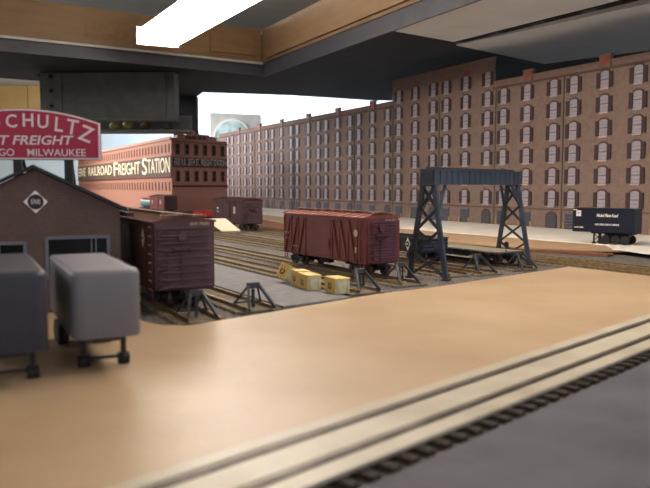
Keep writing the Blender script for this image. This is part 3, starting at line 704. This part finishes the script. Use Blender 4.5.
# rebuild with explicit windows: left window and wide right window, measured on the front
wl = (-80, -52.5, 20, 41.2); wr = (-41.5, -6.5, 20, 43.6)
def wall_pieces(m, xs, holes, z0, z1, y0, y1):
    cuts = sorted(set([xs[0], xs[1]]+[a for h_ in holes for a in h_[:2]]))
    for a, b in zip(cuts, cuts[1:]):
        hh = [h_ for h_ in holes if h_[0] <= a+1e-6 and h_[1] >= b-1e-6]
        if hh: m.box(a, b, y0, y1, z0, hh[0][2]); m.box(a, b, y0, y1, hh[0][3], z1)
        else: m.box(a, b, y0, y1, z0, z1)
wall_pieces(fw, (-HW, 0), [wl, wr], 0, ez, 0, 3)
fw.prism([(-HW, ez), (0, ez), (-HW/2, pz)], 0, 3, axis='y')
wf = fw.build('front_wall', ['housebrick'], hs)
MB().box(-3, 0, 3.02, 100, 0, ez).build('side_wall', ['housebrick'], hs); MB().box(-HW, -HW+3, 3.02, 100, 0, ez).build('side_wall', ['housebrick'], hs)
bw_ = MB().box(-HW, 0, 97, 100, 0, ez).prism([(-HW, ez), (0, ez), (-HW/2, pz)], 97, 100, axis='y').build('back_wall', ['housebrick'], hs)
for (x0, x1, z0, z1), mull in ((wl, [-66]), (wr, [-16.5, -14])):
    f = MB().box(x0, x1, -.5, 1.5, z1-1.3, z1+.6).box(x0, x1, -.5, 1.5, z0-.8, z0+1).box(x0-.6, x0+1.2, -.5, 1.5, z0, z1).box(x1-1.2, x1+.6, -.5, 1.5, z0, z1)
    for mx_ in mull: f.box(mx_-.35, mx_+.35, .3, 1.6, z0, z1)
    fo = f.build('window_frame', ['frameblue'], hs)
    MB().box(x0, x1, 1.7, 2.2, z0, z1).build('pane', ['darkglass'], fo)
ang = math.atan2(pz-ez, HW/2)
for s in (-1, 1):
    cxr = -HW/2; xe = s*(HW/2+4); ze = ez-4*math.tan(ang)+.4
    MB().prism([(cxr, pz+.4), (cxr, pz+2.6), (cxr+xe, ze+2.0), (cxr+xe, ze)], -3.5, 103, axis='y').build('roof_slope', ['roofdark'], hs)
MB().box(3.6, 7.2, -4.5, 104, ez-4.6, ez-2.2).build('gutter', ['roofdark'], hs)
em_ = MB().prism([(-46.5, 57.5), (-40.0, 64), (-46.5, 70.5), (-53.0, 64)], -.9, 0, axis='y').build('emblem', ['white'], hs)
MB().tube((-46.5, -1.2, 64), (-46.5, -.9, 64), 4.3, 24).build('emblem_disc', ['stblack'], em_)
text('ERIE', 2.9, em_, (-46.5, -1.35, 64), (90,0,0), 'signwhite', sx=.95, sy=1.3)

# ---------------------------------------------------------------- billboard above the roof
sg = thing('billboard', 'red arched billboard with white lettering standing above the brick building roof', 'sign', (-143.6, 476, 0), 6)
k = 476/742
x0, x1 = -96, 0; zb = 92.8; ztR = 115.8; ztC = 124.5; xc = -48
def arc(x, base, top): return base+(top-base)*(1-((x-xc)/(xc))**2)
n = 24
def plate(ins, y0, y1):
    pts = [(x0+ins, zb+ins), (x1-ins, zb+ins)]+[(x1-ins-(x1-x0-2*ins)*i/n, arc(x1-ins-(x1-x0-2*ins)*i/n, ztR, ztC)-ins) for i in range(n+1)]
    return MB().prism(pts, y0, y1, axis='y')
plate(0, 0, 1.6).build('border', ['signwhite'], sg)
plate(1.1, -.3, .0).build('panel', ['signred'], sg)
plate(-.35, 1.6, 2.2).build('back_frame', ['signpost'], sg)
for ch, x, z, cap, tilt in (('S', -63.3, 116.4, 8.1, -6), ('C', -54, 116.3, 8.2, -2), ('H', -43.8, 117.0, 8.4, 0), ('U', -34.8, 116.2, 8.6, 3), ('L', -25.3, 114.4, 9.2, 6), ('T', -17.0, 112.8, 9.6, 10), ('Z', -8.6, 108.6, 10.0, 22)):
    lo = text(ch, cap/.72, sg, (x, -.45, z), (90, 0, 0), 'signwhite', 'letter', off=.16, sx=.92); lo.rotation_euler = (R(90), R(tilt), 0)
L1 = text('FAST FREIGHT', 7.9, sg, (-48.5, -.45, 104.6), (90,0,0), 'signwhite', off=.14, shear=.2)
L2 = text('CHICAGO    MILWAUKEE', 6.1, sg, (-50.5, -.45, 96.9), (90,0,0), 'signwhite', off=.03)
for x in (-52, -20.5):
    MB().box(x-2.6, x+2.6, 2.3, 5.5, 62 if x > -30 else 72, 112).build('post', ['signpost'], sg)
for x in (-52, -20.5):
    MB().beam((x, 4, 108), (x, 20, 86 if x<-30 else 74), 1.6, 1.6).build('strut', ['signpost'], sg)

fit(L1, -77, -16.2, 5.9); fit(L2, -82.3, -9.0, 4.6)
# ---------------------------------------------------------------- station
st = thing('freight_station', 'long orange brick freight station flat with a dark lettered band', 'building', (-429, 2080, 3.02), 0)
SL, SH = 1480, 208
lw = MB().prism([(-SL, 0), (0, 0), (-9.2, 20), (-SL, 20)], 0, SH).build('side_wall', ['stbrick'], st, (0,0,0), (0,0,-62))
MB().box(-SL, 0, -3, 0, SH-5, SH+3).build('coping', ['sttrim'], lw)
MB().box(-SL, 0, -2, 0, 103, 159).build('sign_band', ['stband'], lw)
MB().box(-SL, 0, -4, 0, 98, 103).build('ledge', ['stslit'], lw)
slit = MB().box(-5, 5, -1.5, 0, -12, 12).mesh('window', ['stslit'])
for k in range(40):
    x = -22-k*36.5
    link('window', slit, lw, (x, 0, 72)); 
    if k % 2 == 0 or True: link('window', slit, lw, (x, 0, 180))
bx = 0
t = text('ERIE  RAILROAD  ', 33, lw, (-SL*.985, -2.3, 131), (90,0,0), 'lettercream', align='LEFT', off=.1, sx=1)
t2 = text('F', 52, lw, (-SL*.985, -2.3, 131), (90,0,0), 'lettercream', off=.2)
t3 = text('REIGHT', 36, lw, (-SL*.985, -2.3, 129), (90,0,0), 'lettercream', align='LEFT', off=.1)
t4 = text('S', 52, lw, (-300, -2.3, 131), (90,0,0), 'lettercream', off=.2)
t5 = text('TATION', 40, lw, (-300, -2.3, 130), (90,0,0), 'lettercream', align='LEFT', off=.1)
fit(t, -1455, -765, 36); fit(t2, -730, -665, 48); fit(t3, -655, -345, 40); fit(t4, -320, -258, 52); fit(t5, -252, -10, 44)
FW = 216
fw_ = MB().prism([(0, 0), (FW, 0), (FW, 20), (9.2, 20)], 0, SH-2).prism([(22, SH-2), (FW*.8, SH-2), (FW*.8, SH+8), (FW*.68, SH+8), (FW*.66, SH+14), (FW*.27, SH+14), (FW*.25, SH+8), (22, SH+8)], 0, 12, axis='y').build('front_wall', ['stbrick2'], st, (0,0,0), (0,0,52))
MB().box(0, FW, -3, 0, SH-12, SH-8).box(22, FW*.8, -2, 0, SH+6, SH+9).build('coping', ['sttrim'], fw_)
MB().box(4, FW-3, -2, 0, 128, 152).build('sign_band', ['stblack'], fw_)
MB().box(0, FW, -3, 0, 152, 155).box(0, FW, -3, 0, 124, 128).build('ledge', ['sttrim'], fw_)
MB().box(0, FW, -4, 0, 70, 75).build('ledge', ['stslit'], fw_)
t = text('ERIE R.R. 28TH ST. FREIGHT STATION', 17, fw_, (8, -2.4, 140), (90,0,0), 'signwhite', align='LEFT', off=.2); fit(t, 9, FW-9, 20)
t = text('ERIE R.R.', 8, fw_, (60, -2.4, SH+2), (90,0,0), 'stblack', align='LEFT', off=.3); fit(t, 52, FW*.62, 7)
wn = MB().box(-8.5, 8.5, -2.5, -.2, -17, 17, 0).box(-6, 6, -3, -2.4, -14, 14, 1).box(-5, 5, -3.3, -2.9, -.6, .6, 0).mesh('window', ['sttrim', 'stwin'])
for k in range(6):
    for z in (177, 101): link('window', wn, fw_, (21+k*34.8, 0, z))
MB().box(FW-20, FW, 20.02, 45, 0, SH-10).build('rear_block', ['stbrick2'], st, (0,0,0), (0,0,52))
MB().box(95, 118, 30, 50, SH, SH+26).build('chimney', ['stbrick2'], st, (0,0,0), (0,0,52))

# ---------------------------------------------------------------- warehouse
wh = thing('warehouse', 'very long six-storey brown brick warehouse with shuttered arched windows', 'building', (465.7, 1058.2, 6.02), -63.2)
cols_px = [27, 92, 158, 205]
tcol = [28, 90, 152, 196, 259, 320, 365, 430, 493, 538, 604, 669, 716, 784, 849, 894, 960, 1026, 1072, 1135, 1208, 1252, 1322, 1391, 1439, 1500, 1577, 1630, 1691, 1756, 1802]
K = 1.0
tcol = [t_*K for t_ in tcol]; tcol = [tcol[0]-45, *tcol]
T0, T1 = -80, 1900
roof = 257
out = [(-T1, 0), (-T0, 0), (-T0, roof)]
# pediments over every third (single) column
single = [90, 259, 430, 604, 784, 960, 1135, 1322, 1500, 1691]
single = [s_*K for s_ in single]
rs0, rs1 = 350, 697
top = []
for s_ in single[:2]: top += [(-s_+11, roof), (-s_+11, roof+10), (-s_-11, roof+10), (-s_-11, roof)]
top += [(-rs0, roof), (-rs0, 302), (-rs1, 302), (-rs1, roof)]
for s_ in single[4:]: top += [(-s_+11, roof), (-s_+11, roof+10), (-s_-11, roof+10), (-s_-11, roof)]
out += top+[(-T1, roof)]
ww = MB().prism(out, 0, 4, axis='y').build('facade', ['whbrick'], wh)
cp = MB().box(-rs0, -T0, -1.6, 4.6, roof, roof+3).box(-T1, -rs1, -1.6, 4.6, roof, roof+3)
cp.build('coping', ['whcap'], ww)
MB().box(-rs1-1, -rs0+1, -1.8, 4.8, 302, 305).box(-rs1-1, -rs0+1, -1.2, 0, 280, 282).build('coping', ['whcap'], ww)
cs = MB().box(-rs0, -T0, -2.2, 0, roof-11, roof-8).box(-T1, -rs1, -2.2, 0, roof-11, roof-8); cs.build('cornice', ['whtrim'], ww)
MB().box(-T1, -T0, -1.4, 0, 30, 32).build('belt_course', ['whtrim'], ww)
for s_ in single[:2]+single[4:]:
    MB().box(-s_-8, -s_+8, -2.6, -2.0, roof-2, roof+6).build('red_sign', ['redsign'], ww)
    MB().box(-s_-12.5, -s_+12.5, -2.0, 5, roof+10, roof+12.5).box(-s_-11, -s_+11, -2.0, 0, roof-8, roof+10).build('pediment', ['whcap'], ww)
for s_ in (single[2], single[3]): MB().box(-s_-7, -s_+7, -1.0, 0, 284, 291).build('red_sign', ['redsign'], ww)
def arcpts(w_, z0, z1, rise, n=6):
    return [(-w_, z0), (w_, z0)]+[(w_*math.cos(math.pi*i/n) , z1+rise*math.sin(math.pi*i/n)) for i in range(n+1)]
def window_mesh(single_, lod):
    m = MB()
    m.prism(arcpts(10.2, -12.5, 10.5, 5.6), -1.0, 0, 0, axis='y')          # brick arch surround
    m.prism(arcpts(7.8, -12, 10, 3.2), -1.4, -1.0, 1, axis='y')         # sash
    m.box(-7.8, 7.8, -1.7, -1.4, -.7, .7, 2)
    for k in (-6.4, 5.2): m.box(-7.7, 7.7, -1.55, -1.4, k-.2, k+.2, 2)
    m.box(-8.2, 8.2, -2.4, 0, -14.8, -12.3, 3)
    if lod:
        for s_ in (-1, 1): m.box(min(s_*8.2, s_*15.6), max(s_*8.2, s_*15.6), -1.9, -.9, -12.3, 11, 4)
    return m.mesh('window', ['wharch', 'sash', 'sashbar', 'sillred' if single_ else 'sill', 'shutter'])
WM = {(a_, b_): window_mesh(a_, b_) for a_ in (0, 1) for b_ in (0, 1)}
SHM = MB().box(-3.8, 3.8, -.5, .5, -11.5, 11.5).box(-3, 3, -.7, -.5, -10.6, -.8).box(-3, 3, -.7, -.5, .8, 10.6).mesh('shutter', ['shutter'])
rows = [46.5+36.3*k for k in range(6)]
for ci, t_ in enumerate(tcol):
    sg_ = any(abs(t_-s_) < 8 for s_ in single)
    zs = list(rows)
    if rs0 < t_ < rs1: zs.append(rows[-1]+35.9)
    near = t_ < 520
    for z in zs:
        o = link('window', WM[int(sg_), 0 if near else 1], ww, (-t_, 0, z+3))
        if near:
            for s_ in (-1, 1): link('shutter', SHM, o, (s_*12, -1.4, -.7))
# ground-floor doors and arches under each column
for ci, t_ in enumerate(tcol):
    j_ = (ci-1) % 3 if ci else 2
    if j_ == 2 or j_ == 1:
        d_ = MB().box(-13, 13, -.9, 0, 0, 25, 1).box(-14.5, 14.5, -1.5, 0, 25, 27.5, 0)
        for k in range(5): d_.box(-13, 13, -1.2, -.9, 4+k*5, 4.6+k*5, 0)
        dobj = d_.build('dock_door', ['frameblue', 'dockdoor'], ww, (-t_, 0, .1))
        for s_ in (-1, 1): MB().box(s_*14.6-1, s_*14.6+1, -3, -.2, 0, 9).build('bollard', ['yellowpost'], dobj)
    else:
        MB().prism(arcpts(13, 0, 17, 11, 8), -1.2, 0, 0, axis='y').prism(arcpts(10.5, 0, 16, 8.8, 8), -1.7, -1.2, 1, axis='y').build('archway', ['wharch', 'dockdoor'], ww, (-t_, 0, .1))
for t_ in (174, 342, 516, 693, 872, 1230, 1541):
    MB().box(-t_-.9, -t_+.9, -1.8, 0, 0, roof-8).build('downspout', ['pipegreen'], ww)
# braces behind the flat so it stands
for t_ in (100, 500, 900, 1300, 1700): MB().prism([(4.02, 0), (60, 0), (4.02, 150)], -t_-2, -t_+2, axis='x').build('back_brace', ['card'], ww)

# lettering becomes plain meshes
bpy.context.view_layer.update()
dg = bpy.context.evaluated_depsgraph_get()
for o in [o for o in bpy.data.objects if o.type == 'FONT']:
    me = bpy.data.meshes.new_from_object(o.evaluated_get(dg), depsgraph=dg)
    n = bpy.data.objects.new('tmp', me); C.objects.link(n); n.parent = o.parent
    n.location = o.location; n.rotation_euler = o.rotation_euler; n.scale = o.scale
    nm = o.name.split('.')[0]; bpy.data.objects.remove(o); n.name = nm
